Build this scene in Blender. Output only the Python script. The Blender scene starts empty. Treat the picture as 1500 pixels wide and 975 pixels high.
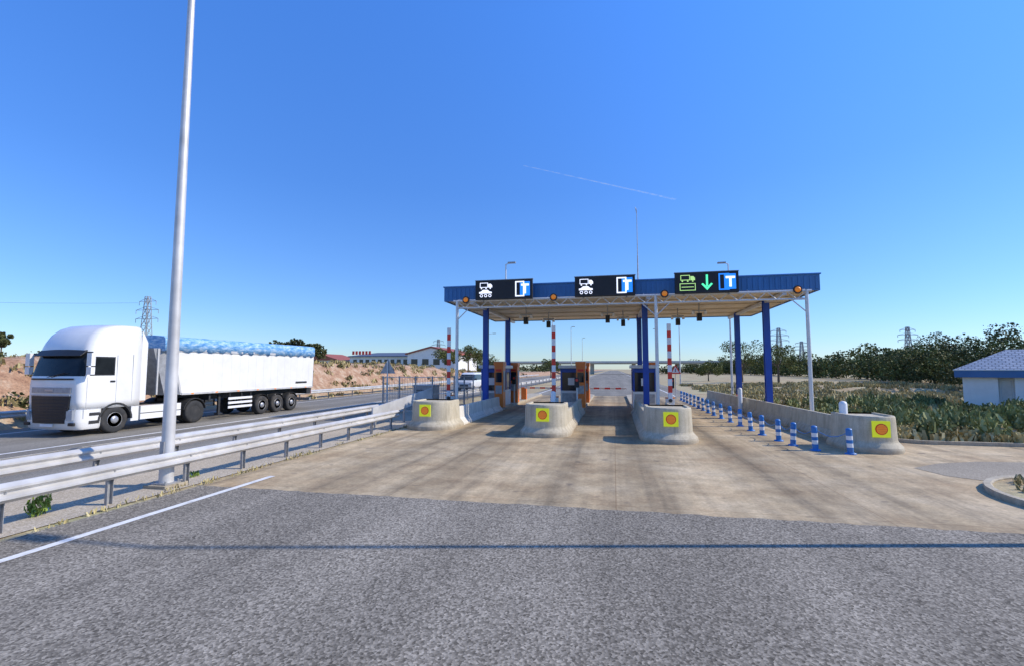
import bpy, bmesh, math, random
import numpy as np
from mathutils import Vector, Matrix
rnd = random.Random(7)
sc = bpy.context.scene

# ------------------------------------------------------------------ materials
def newmat(name):
    m = bpy.data.materials.new(name); m.use_nodes = True
    nt = m.node_tree; b = nt.nodes["Principled BSDF"]
    return m, nt, b
def L(nt, a, b): nt.links.new(a, b)
def coords(nt, scale=(1,1,1)):
    tc = nt.nodes.new("ShaderNodeTexCoord"); mp = nt.nodes.new("ShaderNodeMapping")
    mp.inputs["Scale"].default_value = scale
    L(nt, tc.outputs["Object"], mp.inputs["Vector"]); return mp.outputs["Vector"]
def noise(nt, vec, scale, detail=4, rough=.55):
    n = nt.nodes.new("ShaderNodeTexNoise"); n.inputs["Scale"].default_value = scale
    n.inputs["Detail"].default_value = detail; n.inputs["Roughness"].default_value = rough
    L(nt, vec, n.inputs["Vector"]); return n.outputs["Fac"]
def ramp(nt, fac, stops):
    r = nt.nodes.new("ShaderNodeValToRGB"); e = r.color_ramp.elements
    while len(e) < len(stops): e.new(.5)
    for i, (p, c) in enumerate(stops):
        e[i].position = p
        if not hasattr(c, "__len__"): c = (c, c, c)
        e[i].color = (c[0], c[1], c[2], 1)
    L(nt, fac, r.inputs["Fac"]); return r.outputs["Color"]
def mix(nt, fac, a, b, mode="MIX"):
    n = nt.nodes.new("ShaderNodeMix"); n.data_type = 'RGBA'; n.blend_type = mode
    if isinstance(fac, (int, float)): n.inputs[0].default_value = fac
    else: L(nt, fac, n.inputs[0])
    for s, x in ((6, a), (7, b)):
        if hasattr(x, "links"): L(nt, x, n.inputs[s])
        else: n.inputs[s].default_value = (x[0], x[1], x[2], 1)
    return n.outputs[2]
def bump(nt, b, h, strength, dist=.01):
    n = nt.nodes.new("ShaderNodeBump"); n.inputs["Strength"].default_value = strength
    n.inputs["Distance"].default_value = dist
    L(nt, h, n.inputs["Height"]); L(nt, n.outputs["Normal"], b.inputs["Normal"])
def mat(name, col, rough=.55, metal=0, var=.12, scale=3, bmp=0, coat=0, emit=0, dirt=None, spec=None):
    m, nt, b = newmat(name)
    v = coords(nt)
    f = noise(nt, v, scale, 3)
    c = ramp(nt, f, [(.3, [x*(1-var) for x in col]), (.7, [min(1, x*(1+var)) for x in col])])
    if dirt:
        f2 = noise(nt, v, scale*.35, 5, .7)
        msk = ramp(nt, f2, [(.48, 0), (.72, dirt[3])])
        c = mix(nt, msk, c, dirt[:3])
    L(nt, c, b.inputs["Base Color"])
    b.inputs["Roughness"].default_value = rough; b.inputs["Metallic"].default_value = metal
    if spec is not None: b.inputs["Specular IOR Level"].default_value = spec
    if coat: b.inputs["Coat Weight"].default_value = coat; b.inputs["Coat Roughness"].default_value = .08
    if bmp:
        bump(nt, b, noise(nt, v, 40, 3), bmp)
    if emit:
        b.inputs["Emission Color"].default_value = (*col, 1); b.inputs["Emission Strength"].default_value = emit
    return m

def leafmat(name, c0, c1, c2):
    m, nt, b = newmat(name)
    g = nt.nodes.new("ShaderNodeNewGeometry")
    c = ramp(nt, g.outputs["Random Per Island"], [(0, c0), (.5, c1), (1, c2)])
    v = coords(nt); f = noise(nt, v, .5, 2)
    s = ramp(nt, f, [(.35, .65), (.65, 1.25)])
    c = mix(nt, 1, c, s, "MULTIPLY")
    L(nt, c, b.inputs["Base Color"]); b.inputs["Roughness"].default_value = .7
    b.inputs["Specular IOR Level"].default_value = .2
    return m

M = {}
M['white'] = mat("white_paint", (.8,.785,.75), .3, var=.03, coat=.6, dirt=(.5,.46,.4,.25), scale=2)
M['whitemat'] = mat("white_panel", (.78,.76,.72), .5, var=.04, dirt=(.45,.42,.37,.25), scale=1.5)
M['black'] = mat("black_plastic", (.015,.015,.016), .5)
M['dark'] = mat("dark_chassis", (.03,.03,.03), .6, var=.3)
M['rubber'] = mat("tyre_rubber", (.03,.03,.03), .85, var=.3, bmp=.2, dirt=(.16,.13,.1,.6))
M['rim'] = mat("wheel_rim_steel", (.45,.45,.46), .4, .6, var=.15, dirt=(.12,.1,.08,.6))
M['glass'] = mat("dark_glass", (.02,.025,.03), .08, var=.1)
M['screen'] = mat("windscreen_glass", (.015,.018,.02), .12, var=.3, spec=.22)
M['lampglass'] = mat("headlamp_glass", (.42,.44,.46), .08, .2)
M['galv'] = mat("galvanised_steel", (.62,.6,.57), .5, .3, var=.15, scale=2, dirt=(.4,.36,.31,.45))
M['galvd'] = mat("galvanised_post", (.36,.36,.36), .5, .4, var=.2, scale=6)
M['steelw'] = mat("white_steel", (.62,.62,.61), .4, .2, var=.06)
M['blue'] = mat("blue_steel", (.012,.065,.36), .4, var=.12, scale=1.2)
M['bluef'] = mat("blue_fascia", (.03,.14,.34), .4, var=.12, scale=.7, dirt=(.1,.2,.36,.4))
M['bluefl'] = mat("blue_fascia_trim", (.06,.2,.48), .35, var=.1)
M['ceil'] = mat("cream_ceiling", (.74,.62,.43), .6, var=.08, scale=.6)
M['orange'] = mat("orange_paint", (.78,.2,.03), .4, var=.06)
M['red'] = mat("red_paint", (.72,.04,.02), .4, var=.06)
M['amber'] = mat("amber_lens", (.85,.25,.02), .45, var=.1, emit=.25)
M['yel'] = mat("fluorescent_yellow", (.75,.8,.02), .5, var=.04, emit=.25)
M['ledw'] = mat("led_white", (.9,.92,1), .5, var=0, emit=1.0)
M['ledg'] = mat("led_green", (.1,.9,.4), .5, var=0, emit=1.0)
M['ledy'] = mat("led_yellow_green", (.5,.8,.25), .5, var=0, emit=.7)
M['ledb'] = mat("led_blue", (.02,.24,.85), .5, var=0, emit=.8)
M['signb'] = mat("sign_black", (.012,.012,.014), .6, var=.2)
M['bolb'] = mat("bollard_blue", (.02,.18,.5), .45, var=.15, dirt=(.3,.28,.25,.3))
M['bolw'] = mat("bollard_white", (.8,.79,.77), .4, var=.05)
M['roofr'] = mat("red_roof", (.35,.1,.06), .6, var=.2)
M['roofd'] = mat("slate_roof", (.1,.12,.16), .6, var=.2)
M['bark'] = mat("bark", (.12,.09,.06), .9, var=.3)
M['mark'] = mat("road_paint", (.8,.78,.73), .6, var=.05, scale=8, dirt=(.38,.35,.3,.6))
M['leaf'] = leafmat("foliage_green", (.06,.07,.018), (.11,.125,.03), (.2,.21,.07))
M['leaf2'] = leafmat("foliage_dark", (.04,.05,.016), (.075,.085,.028), (.14,.14,.055))
M['shrub'] = leafmat("foliage_sage", (.13,.15,.05), (.22,.245,.09), (.35,.35,.16))
M['dry'] = leafmat("dry_grass", (.28,.22,.09), (.44,.36,.16), (.56,.47,.24))
M['weed'] = leafmat("green_weed", (.1,.14,.02), (.17,.24,.04), (.25,.33,.07))

def concrete_nose():
    m, nt, b = newmat("precast_concrete"); v = coords(nt)
    c = ramp(nt, noise(nt, v, 2.2, 6, .65), [(.3,(.47,.405,.285)),(.7,(.62,.55,.41))])
    fine = ramp(nt, noise(nt, v, 45, 2), [(.3,.82),(.7,1.1)])
    c = mix(nt, 1, c, fine, "MULTIPLY")
    sep = nt.nodes.new("ShaderNodeSeparateXYZ"); L(nt, v, sep.inputs[0])
    ad = nt.nodes.new("ShaderNodeMath"); ad.operation='MULTIPLY_ADD'
    L(nt, noise(nt, v, 5, 4), ad.inputs[0]); ad.inputs[1].default_value = .6; L(nt, sep.outputs[2], ad.inputs[2])
    g = ramp(nt, ad.outputs[0], [(.25,(.6)),(.58,0)])
    c = mix(nt, g, c, (.26,.19,.12))
    streak = ramp(nt, noise(nt, coords(nt,(5,5,.5)), 1.5, 4), [(.45,0),(.72,.5)])
    c = mix(nt, streak, c, (.25,.21,.15))
    L(nt, c, b.inputs["Base Color"]); b.inputs["Roughness"].default_value = .85
    bump(nt, b, noise(nt, v, 30, 3), .35)
    return m
M['conc'] = concrete_nose()
def conc_light():
    m, nt, b = newmat("barrier_concrete"); v = coords(nt)
    c = ramp(nt, noise(nt, v, 1.7, 5, .65), [(.3,(.6,.56,.48)),(.7,(.76,.72,.63))])
    streak = ramp(nt, noise(nt, coords(nt,(6,6,.6)), 1.5, 4), [(.45,0),(.75,.5)])
    c = mix(nt, streak, c, (.33,.3,.25))
    L(nt, c, b.inputs["Base Color"]); b.inputs["Roughness"].default_value = .8
    return m
M['concl'] = conc_light()

def asphalt(name, lo, hi, track=True, vs=55, near=False):
    m, nt, b = newmat(name); v = coords(nt)
    agg = nt.nodes.new("ShaderNodeTexVoronoi"); agg.inputs["Scale"].default_value = vs
    L(nt, v, agg.inputs["Vector"])
    sp = ramp(nt, agg.outputs["Color"], [(.1, lo), (.55, [(a*.55+b_*.45) for a,b_ in zip(lo,hi)]), (.95, hi)])
    big = ramp(nt, noise(nt, v, .35, 3, .6), [(.3,.88),(.7,1.1)])
    c = mix(nt, 1, sp, big, "MULTIPLY")
    mid = ramp(nt, noise(nt, v, 20, 4, .8), [(.3,.78),(.7,1.2)])
    c = mix(nt, 1, c, mid, "MULTIPLY")
    if track:
        st = ramp(nt, noise(nt, coords(nt,(1.0,.05,1)), .7, 3), [(.35,.82),(.65,1.16)])
        c = mix(nt, 1, c, st, "MULTIPLY")
    L(nt, c, b.inputs["Base Color"]); b.inputs["Roughness"].default_value = .9
    b.inputs["Specular IOR Level"].default_value = .2
    if near: bump(nt, b, agg.outputs["Distance"], .5, .006)
    return m
M['asph'] = asphalt("asphalt", (.11,.095,.073), (.43,.38,.305), vs=42, near=True)
M['asph2'] = asphalt("asphalt_old", (.18,.162,.135), (.33,.305,.255))
M['asph3'] = asphalt("asphalt_driveway", (.25,.21,.155), (.44,.38,.29), False)

def slab():
    m, nt, b = newmat("stained_concrete"); v = coords(nt)
    c = ramp(nt, noise(nt, v, .45, 5, .68), [(.32,(.45,.32,.18)),(.5,(.57,.435,.26)),(.7,(.66,.53,.345))])
    st = ramp(nt, noise(nt, coords(nt,(2.2,.07,1)), 1.0, 4, .6), [(.3,(.6,.61,.64)),(.47,(.88,.88,.9)),(.68,(1.08,1.08,1.08))])
    c = mix(nt, 1, c, st, "MULTIPLY")
    sep = nt.nodes.new("ShaderNodeSeparateXYZ"); L(nt, v, sep.inputs[0])
    mr = nt.nodes.new("ShaderNodeMapRange"); mr.inputs[1].default_value=-10; mr.inputs[2].default_value=10
    wob = nt.nodes.new("ShaderNodeMath"); wob.operation='MULTIPLY_ADD'
    L(nt, noise(nt, coords(nt,(.3,.12,1)), 1, 3), wob.inputs[0]); wob.inputs[1].default_value=1.2
    L(nt, sep.outputs[0], wob.inputs[2]); L(nt, wob.outputs[0], mr.inputs[0])
    def X(x): return (x+.6+10)/20
    tr = ramp(nt, mr.outputs[0], [(X(-7.2),1),(X(-6.0),.6),(X(-5.1),.92),(X(-4.2),.6),(X(-2.6),1.1),(X(-1.3),.58),(X(-.4),.88),(X(.6),.54),(X(2.0),1.1),(X(3.4),.56),(X(4.3),.92),(X(5.2),.68),(X(6.6),1.0)])
    # heavier staining close to the booths, fading towards the seam
    fy = nt.nodes.new("ShaderNodeMapRange"); fy.inputs[1].default_value=9; fy.inputs[2].default_value=20; fy.inputs[3].default_value=.65; fy.inputs[4].default_value=1.0
    L(nt, sep.outputs[1], fy.inputs[0])
    c = mix(nt, fy.outputs[0], c, mix(nt, 1, c, tr, "MULTIPLY"))
    fine = ramp(nt, noise(nt, v, 14, 5, .8), [(.3,.72),(.7,1.22)])
    c = mix(nt, 1, c, fine, "MULTIPLY")
    blot = ramp(nt, noise(nt, v, 1.6, 4, .7), [(.35,.78),(.6,1.08)])
    c = mix(nt, 1, c, blot, "MULTIPLY")
    sp = ramp(nt, noise(nt, v, 2.3, 1, .5), [(.68,0),(.78,.6)])
    c = mix(nt, sp, c, (.12,.1,.08))
    br = nt.nodes.new("ShaderNodeTexBrick"); br.offset = 0; br.inputs["Scale"].default_value = 1
    br.inputs["Brick Width"].default_value = 4.4; br.inputs["Row Height"].default_value = 4.6
    br.inputs["Mortar Size"].default_value = .01; br.inputs["Mortar Smooth"].default_value=.3
    br.inputs["Color1"].default_value = br.inputs["Color2"].default_value = (1,1,1,1)
    br.inputs["Mortar"].default_value = (.72,.66,.6,1)
    L(nt, v, br.inputs["Vector"])
    c = mix(nt, 1, c, br.outputs["Color"], "MULTIPLY")
    L(nt, c, b.inputs["Base Color"]); b.inputs["Roughness"].default_value = .88
    b.inputs["Specular IOR Level"].default_value = .25
    return m
M['slab'] = slab()

def soil():
    m, nt, b = newmat("soil_and_dry_grass"); v = coords(nt)
    c = ramp(nt, noise(nt, v, .25, 6, .65), [(.32,(.34,.23,.12)),(.48,(.44,.34,.19)),(.6,(.46,.4,.22)),(.75,(.27,.27,.12))])
    sep = nt.nodes.new("ShaderNodeSeparateXYZ"); L(nt, v, sep.inputs[0])
    mr = nt.nodes.new("ShaderNodeMapRange"); mr.inputs[1].default_value=-24; mr.inputs[2].default_value=-27
    L(nt, sep.outputs[0], mr.inputs[0])
    red = ramp(nt, noise(nt, v, 1.2, 6, .72), [(.3,(.25,.13,.075)),(.5,(.42,.25,.15)),(.62,(.52,.38,.26)),(.75,(.32,.28,.15))])
    c = mix(nt, mr.outputs[0], c, red)
    mr2 = nt.nodes.new("ShaderNodeMapRange"); mr2.inputs[1].default_value=-32; mr2.inputs[2].default_value=-45
    L(nt, sep.outputs[0], mr2.inputs[0])
    c = mix(nt, mr2.outputs[0], c, ramp(nt, noise(nt, v, .05, 3), [(.4,(.42,.36,.19)),(.6,(.28,.27,.13))]))
    fine = ramp(nt, noise(nt, v, 9, 4, .75), [(.3,.65),(.7,1.25)])
    c = mix(nt, 1, c, fine, "MULTIPLY")
    L(nt, c, b.inputs["Base Color"]); b.inputs["Roughness"].default_value = .95
    bump(nt, b, noise(nt, v, 4, 5, .7), .6, .08); return m
M['soil'] = soil()
M['gravel'] = asphalt("median_gravel", (.36,.29,.2), (.66,.58,.46), False)

def tarp():
    m, nt, b = newmat("blue_tarpaulin"); v = coords(nt)
    c = ramp(nt, noise(nt, coords(nt,(1,1.0,3.0)), 2.4, 4, .7), [(.3,(.05,.2,.48)),(.46,(.15,.36,.62)),(.58,(.34,.53,.72)),(.72,(.68,.74,.78))])
    L(nt, c, b.inputs["Base Color"]); b.inputs["Roughness"].default_value=.55
    bump(nt, b, noise(nt, coords(nt,(1,2.2,1)), 2.5, 3), .6, .05); return m
M['tarp'] = tarp()
def tiles():
    m, nt, b = newmat("grey_blue_roof_tiles"); v = coords(nt)
    br = nt.nodes.new("ShaderNodeTexBrick"); br.inputs["Scale"].default_value=1
    br.inputs["Brick Width"].default_value=.3; br.inputs["Row Height"].default_value=.24; br.inputs["Mortar Size"].default_value=.03
    br.inputs["Color1"].default_value=(.26,.32,.4,1); br.inputs["Color2"].default_value=(.38,.43,.5,1); br.inputs["Mortar"].default_value=(.12,.15,.2,1)
    L(nt, v, br.inputs["Vector"]); L(nt, br.outputs["Color"], b.inputs["Base Color"]); b.inputs["Roughness"].default_value=.7
    return m
M['tiles'] = tiles()

# ------------------------------------------------------------------ mesh builder
class MB:
    def __init__(s): s.v=[]; s.f=[]; s.m=[]; s.s=[]; s.mats=[]
    def mi(s, m):
        m = M[m] if isinstance(m, str) else m
        if m not in s.mats: s.mats.append(m)
        return s.mats.index(m)
    def add(s, vs, fs, m, smooth=False, T=None):
        o = len(s.v); k = s.mi(m)
        for p in vs:
            p = Vector(p); s.v.append(tuple(T @ p) if T else tuple(p))
        for f in fs: s.f.append([i+o for i in f]); s.m.append(k); s.s.append(smooth)
        return s
    def box(s, x0,x1,y0,y1,z0,z1, m, T=None):
        return s.add([(x0,y0,z0),(x1,y0,z0),(x1,y1,z0),(x0,y1,z0),(x0,y0,z1),(x1,y0,z1),(x1,y1,z1),(x0,y1,z1)],
            [(0,3,2,1),(4,5,6,7),(0,1,5,4),(1,2,6,5),(2,3,7,6),(3,0,4,7)], m, False, T)
    def loft(s, rings, m, smooth=False, caps=True, closed=True, T=None):
        n = len(rings[0]); vs=[p for r in rings for p in r]; fs=[]
        for i in range(len(rings)-1):
            for j in range(n if closed else n-1):
                k=(j+1)%n; fs.append((i*n+j, i*n+k, (i+1)*n+k, (i+1)*n+j))
        if smooth:
            s.add(vs, fs, m, True, T)
            if caps and closed:
                s.add(rings[0], [tuple(reversed(range(n)))], m, False, T); s.add(rings[-1], [tuple(range(n))], m, False, T)
        else:
            if caps and closed: fs += [tuple(reversed(range(n))), tuple(range((len(rings)-1)*n, len(rings)*n))]
            s.add(vs, fs, m, False, T)
        return s
    def cyl(s, p0, p1, r0, m, r1=None, seg=12, smooth=True):
        r1 = r0 if r1 is None else r1
        p0=Vector(p0); p1=Vector(p1); d=(p1-p0).normalized()
        a = d.orthogonal().normalized(); b = d.cross(a)
        rings=[[tuple(p+ (a*math.cos(t)+b*math.sin(t))*r) for t in [2*math.pi*i/seg for i in range(seg)]] for p,r in ((p0,r0),(p1,r1))]
        return s.loft(rings, m, smooth)
    def beam(s, p0, p1, w, m):
        return s.cyl(p0, p1, w*.7071, m, seg=4, smooth=False)
    def lathe(s, prof, c, axis, m, seg=24):
        c=Vector(c); d=Vector(axis).normalized(); a=d.orthogonal().normalized(); b=d.cross(a)
        rings=[[tuple(c+d*h+(a*math.cos(t)+b*math.sin(t))*max(r,1e-4)) for t in [2*math.pi*i/seg for i in range(seg)]] for h,r in prof]
        return s.loft(rings, m, True)
    def prism(s, poly, axis, a0, a1, m, T=None):
        def P(u,v,a):
            return (a,u,v) if axis=='x' else ((u,a,v) if axis=='y' else (u,v,a))
        return s.loft([[P(u,v,a0) for u,v in poly],[P(u,v,a1) for u,v in poly]], m, False, True, True, T)
    def make(s, name, parent=None, bevel=0, recalc=True, loc=None):
        me = bpy.data.meshes.new(name); me.from_pydata(s.v, [], s.f)
        for m in s.mats: me.materials.append(m)
        me.polygons.foreach_set("material_index", s.m); me.polygons.foreach_set("use_smooth", s.s)
        me.update()
        if recalc:
            bm=bmesh.new(); bm.from_mesh(me); bmesh.ops.recalc_face_normals(bm, faces=bm.faces); bm.to_mesh(me); bm.free()
        o = bpy.data.objects.new(name, me); sc.collection.objects.link(o)
        if loc: o.location = loc
        if parent: o.parent = parent
        if bevel:
            bv=o.modifiers.new("bevel","BEVEL"); bv.width=bevel; bv.segments=2; bv.limit_method='ANGLE'; bv.angle_limit=math.radians(40)
        return o
def empty(name, loc=(0,0,0)):
    e = bpy.data.objects.new(name, None); sc.collection.objects.link(e); e.location = loc; e.empty_display_size=.5; return e

# ------------------------------------------------------------------ terrain & surfaces
def hnoise(x,y,s=1.0):
    return (math.sin(x*1.3*s+y*.7*s)+math.sin(x*.6*s-y*1.1*s+1.7)+math.sin(x*2.3*s+y*1.9*s+.4)*.6)/2.6
def sstep(a,b,x):
    t=max(0,min(1,(x-a)/(b-a))); return t*t*(3-2*t)
def ground_h(x,y):
    z=-.03
    if x < -25.2:
        fade = 1-.55*sstep(55,120,y)
        top = 3.1*fade*(1-.5*sstep(45,140,-x))
        if x < -200 : top = max(.8, top)
        z += sstep(-25.2,-29.5,x)*top + (hnoise(x,y)*.22+hnoise(x,y,2.7)*.1)*sstep(-25.2,-27,x)*(1-sstep(60,120,-x))
    if x > 9 and y > 21:
        z += hnoise(x*.5,y*.5)*.08*sstep(9,14,x)*sstep(21,25,y)
    if 10.5 < x and y>60: z += .4*sstep(14,30,x)
    return z
xs = [-3000,-1500,-700,-350,-200,-140,-100,-80,-65,-55,-48,-42,-38]+[-35+i*.7 for i in range(16)]+[-23,-15,-8,0,8,12,16,20,25,30,40,50,65,90,140,250,500,1200,3000]
ys = [-400,-120,-60]+[-30+i*1.2 for i in range(110)]+[105,112,120,130,145,165,190,230,300,450,700,1200,2500,5000]
vs=[(x,y,ground_h(x,y)) for y in ys for x in xs]; n=len(xs)
fs=[(j*n+i,j*n+i+1,(j+1)*n+i+1,(j+1)*n+i) for j in range(len(ys)-1) for i in range(n-1)]
b=MB(); b.add(vs,fs,'soil',True); b.make("ground", recalc=False)

def sheet(name, poly, z, m):
    b=MB(); b.add([(x,y,z) for x,y in poly],[tuple(range(len(poly)))],m); return b.make(name, recalc=False)
def rect(x0,x1,y0,y1): return [(x0,y0),(x1,y0),(x1,y1),(x0,y1)]
def ragged(x0,x1,y0,y1,amp,step,which):
    pts=[]
    if which=='ymax':
        pts=[(x0,y0),(x1,y0)]; x=x1
        while x>x0: pts.append((x,y1+rnd.uniform(-amp,amp))); x-=step
        pts.append((x0,y1))
    if which=='xmin':
        pts=[(x0,y0),(x1,y0),(x1,y1)]; y=y1
        while y>y0: pts.append((x0+rnd.uniform(-amp,amp),y)); y-=step
    return pts
sheet("concrete_apron", ragged(-8.75,16,8.6,46,.06,.5,'xmin')[0:], 0.0, 'slab')
sheet("asphalt_road", ragged(-8.75,30,-20,8.9,.04,.2,'ymax'), 0.004, 'asph')
sheet("asphalt_road", rect(-8.2,7.5,46,900), 0.003, 'asph2')
sheet("asphalt_road", rect(-24.6,-12.3,-60,900), 0.004, 'asph2')
dp=[(7.4,14.2),(8.4,15.0),(9.6,15.5),(12,15.8),(30,15.9),(30,13.2),(9.2,13.2),(8.6,12.9),(8.1,12.9),(7.6,13.3)]
sheet("driveway", dp, 0.006, 'asph3')
sheet("gravel_strip", ragged(-12.3,-9.0,-30,30,0,50,'xmin'), -.012, 'gravel')
sheet("road_marking", rect(-7.93,-7.78,-20,10.0), .010, 'mark')
sheet("road_marking", rect(-17.75,-17.58,-30,300), .010, 'mark')
sheet("road_marking", rect(-23.2,-23.05,-30,300), .010, 'mark')
sheet("road_marking", rect(-7.6,-7.45,46,400), .010, 'mark')
sheet("road_marking", rect(5.4,5.55,46,400), .010, 'mark')
def kerb_path(name, pts, w=.14, h=.12):
    b=MB(); P=[Vector((x,y,0)) for x,y in pts]; rings=[]
    for i,p in enumerate(P):
        d=(P[min(i+1,len(P)-1)]-P[max(i-1,0)]).normalized(); nn=Vector((-d.y,d.x,0))
        rings.append([tuple(p-nn*w/2+Vector((0,0,-.05))),tuple(p+nn*w/2+Vector((0,0,-.05))),tuple(p+nn*w/2+Vector((0,0,h-.02))),tuple(p+nn*w*.3+Vector((0,0,h))),tuple(p-nn*w*.5+Vector((0,0,h)))])
    b.loft(rings,'conc'); return b.make(name)
arc=[(9.6+2.3*math.cos(t),10.9+2.3*math.sin(t)) for t in [math.radians(90+i*180/16) for i in range(17)]]
kerb_path("kerb", [(30,13.2)]+arc+[(30,8.6)])
sheet("verge", [(30,13.13)]+[(9.6+2.23*math.cos(t),10.9+2.23*math.sin(t)) for t in [math.radians(90+i*180/16) for i in range(17)]]+[(30,8.67)], .07, 'soil')
kerb_path("kerb", [(9.0,46),(9.0,20.2),(9.3,19.2),(10.2,18.75),(30,18.7)])

# ------------------------------------------------------------------ foliage
def leafmesh(name, clumps, m, parent=None, seed=1, upright=False):
    rg=np.random.default_rng(seed); V=[]
    for (cx,cy,cz,rx,ry,rz,n,sz) in clumps:
        d=rg.normal(size=(n,3)); d/=np.linalg.norm(d,axis=1)[:,None]
        r=rg.uniform(.35,1,size=(n,1))**.5
        c=d*r*np.array([rx,ry,rz])*(1+.22*np.sin(d[:,[0]]*5+cx)*np.cos(d[:,[1]]*4+cy))+np.array([cx,cy,cz])
        if upright:
            a=rg.uniform(0,2*math.pi,n); u=np.stack([np.cos(a),np.sin(a),np.zeros(n)],1)
            w=np.stack([rg.normal(0,.35,n),rg.normal(0,.35,n),np.ones(n)],1)
            s=(sz*rg.uniform(.5,1.3,n))[:,None]
            u=u*s*.22; w=w*s
        else:
            u=rg.normal(size=(n,3)); u/=np.linalg.norm(u,axis=1)[:,None]
            w=np.cross(u,rg.normal(size=(n,3))); w/=np.linalg.norm(w,axis=1)[:,None]
            s=(sz*rg.uniform(.5,1.3,n))[:,None]; u=u*s*.5; w=w*s*.8
        V.append(np.stack([c-u-w*.5,c+u-w*.5,c+u*.5+w*.5,c-u*.5+w*.5],1).reshape(-1,3))
    V=np.concatenate(V); nf=len(V)//4
    me=bpy.data.meshes.new(name); me.vertices.add(len(V)); me.vertices.foreach_set("co",V.ravel().astype('f'))
    me.loops.add(nf*4); me.loops.foreach_set("vertex_index",np.arange(nf*4,dtype='i'))
    me.polygons.add(nf); me.polygons.foreach_set("loop_start",np.arange(0,nf*4,4,dtype='i'))
    try: me.polygons.foreach_set("loop_total",np.full(nf,4,dtype='i'))
    except Exception: pass
    me.materials.append(M[m]); me.update(calc_edges=True); me.validate()
    o=bpy.data.objects.new(name,me); sc.collection.objects.link(o)
    if parent: o.parent=parent
    return o

def tree(x,y,h,w,seed,name="tree",leaf='leaf',ls=.2,n=260):
    r=random.Random(seed); z0=ground_h(x,y); e=empty(name,(0,0,0)); b=MB()
    b.cyl((x,y,z0-.2),(x,y,z0+h*.55),.035*h,'bark',.018*h,8)
    cl=[]
    for i in range(9):
        a=i*2.4+r.uniform(-.4,.4); zz=z0+h*r.uniform(.3,.55); rr=w*r.uniform(.25,.48)
        ex,ey,ez=x+rr*math.cos(a),y+rr*math.sin(a),z0+h*r.uniform(.45,.9)
        b.cyl((x,y,zz),(ex,ey,ez),.012*h,'bark',.004*h,6)
        s=w*r.uniform(.16,.26); cl.append((ex,ey,ez,s,s,s*.85,n,ls))
    cl.append((x,y,z0+h*.85,w*.22,w*.22,h*.16,n,ls))
    b.make("trunk",e); leafmesh("crown",cl,leaf,e,seed); return e

r=random.Random(11); cl=[]; cl2=[]
path=[(62,14),(44,30),(38,46),(38,60),(43,80),(48,110),(50,150),(46,190),(42,230),(40,300)]
def on_path(t):
    k=t*(len(path)-1); i=min(int(k),len(path)-2); f=k-i
    return path[i][0]*(1-f)+path[i+1][0]*f, path[i][1]*(1-f)+path[i+1][1]*f
for i in range(330):
    t=r.random()**1.15; x,y=on_path(t); x+=r.uniform(-2,11); y+=r.uniform(-3,3)
    far=y>95; h=r.uniform(3.6,6.6)*(1.0 if r.random()<.8 else 1.15)
    s=r.uniform(1.2,2.1); z0=ground_h(x,y)
    k = 110 if far else 260; ls=.4 if far else .22
    for zc in (h*.28,h*.55,h-s*.55):
        (cl if r.random()<.6 else cl2).append((x+r.uniform(-.8,.8),y+r.uniform(-.8,.8),z0+zc,s*1.15,s*1.15,s*.75,k,ls))
e=empty("tree_line"); leafmesh("foliage_light",cl,'leaf',e,5); leafmesh("foliage_dark",cl2,'leaf2',e,6)
b=MB()
for i in range(60):
    x,y=on_path(r.random()); x+=r.uniform(0,8); b.cyl((x,y,-.2),(x+r.uniform(-.3,.3),y,4.2),.14,'bark',.05,6)
b.make("trunks",e)
BC=Vector((21.3,35.2)); BU=Vector((.839,-.545)); BV=Vector((.545,.839))
def in_building(x,y,m=.7):
    d=Vector((x,y))-BC; u=d.dot(BU); v=d.dot(BV); return -m<u<9+m and -m-.5<v<4.4+m
cl=[]; cu=[]; r=random.Random(4)
for i in range(400):
    x=9.6+r.random()**.8*30; y=r.uniform(19.6,39)
    if in_building(x,y,1.2): continue
    if x<10.5+ (y-20)*.12: 
        if r.random()<.5: continue
    h=r.uniform(.3,.8); s=r.uniform(.35,.8)
    cl.append((x,y,h*.45,s,s,h*.55,140,.11)); cu.append((x,y,h*.6,s*.9,s*.9,h*.5,70,.28))
e=empty("shrubs"); leafmesh("leaves",cl,'shrub',e,8); leafmesh("stems",cu,'shrub',e,18,True)
cl=[]
for i in range(600):
    x=r.uniform(9.6,40); y=r.uniform(19.3,80); 
    if in_building(x,y): continue
    cl.append((x,y,ground_h(x,y)+.14,.6,.6,.16,60,.3))
for i in range(90):
    x=r.uniform(9.8,26); y=19.0+abs(r.gauss(0,.8)); cl.append((x,y,.15,.35,.3,.14,40,.32))
for i in range(60):
    cl.append((r.uniform(8.0,20),r.uniform(9,12.8),.12,.4,.3,.08,50,.15))
leafmesh("dry_grass",cl,'dry',None,9,True)
cl=[]
for i in range(520):
    y=r.uniform(-10,110); x=-r.uniform(25.3,33); cl.append((x,y,ground_h(x,y)+.1,.4,.5,.14,26,.32))
for i in range(90):
    y=r.uniform(2,30); x=r.choice([-9.0,-8.9,-11.9,-12.2])+r.uniform(-.12,.12); cl.append((x,y,.01,.1,.35,.03,16,.07))
leafmesh("dry_grass",cl,'dry',None,10,True)
cl=[]
for i in range(150):
    y=r.uniform(-5,150); x=-r.uniform(26,38); s=r.uniform(.25,.6); cl.append((x,y,ground_h(x,y)+s*.4,s,s,s*.6,60,.14))
leafmesh("bushes",cl,'leaf2',None,12)
leafmesh("weed",[(-9.75,6.55,.14,.16,.16,.16,260,.07),(-9.7,6.6,.25,.1,.1,.1,90,.06)],'weed',None,3,True)
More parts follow.
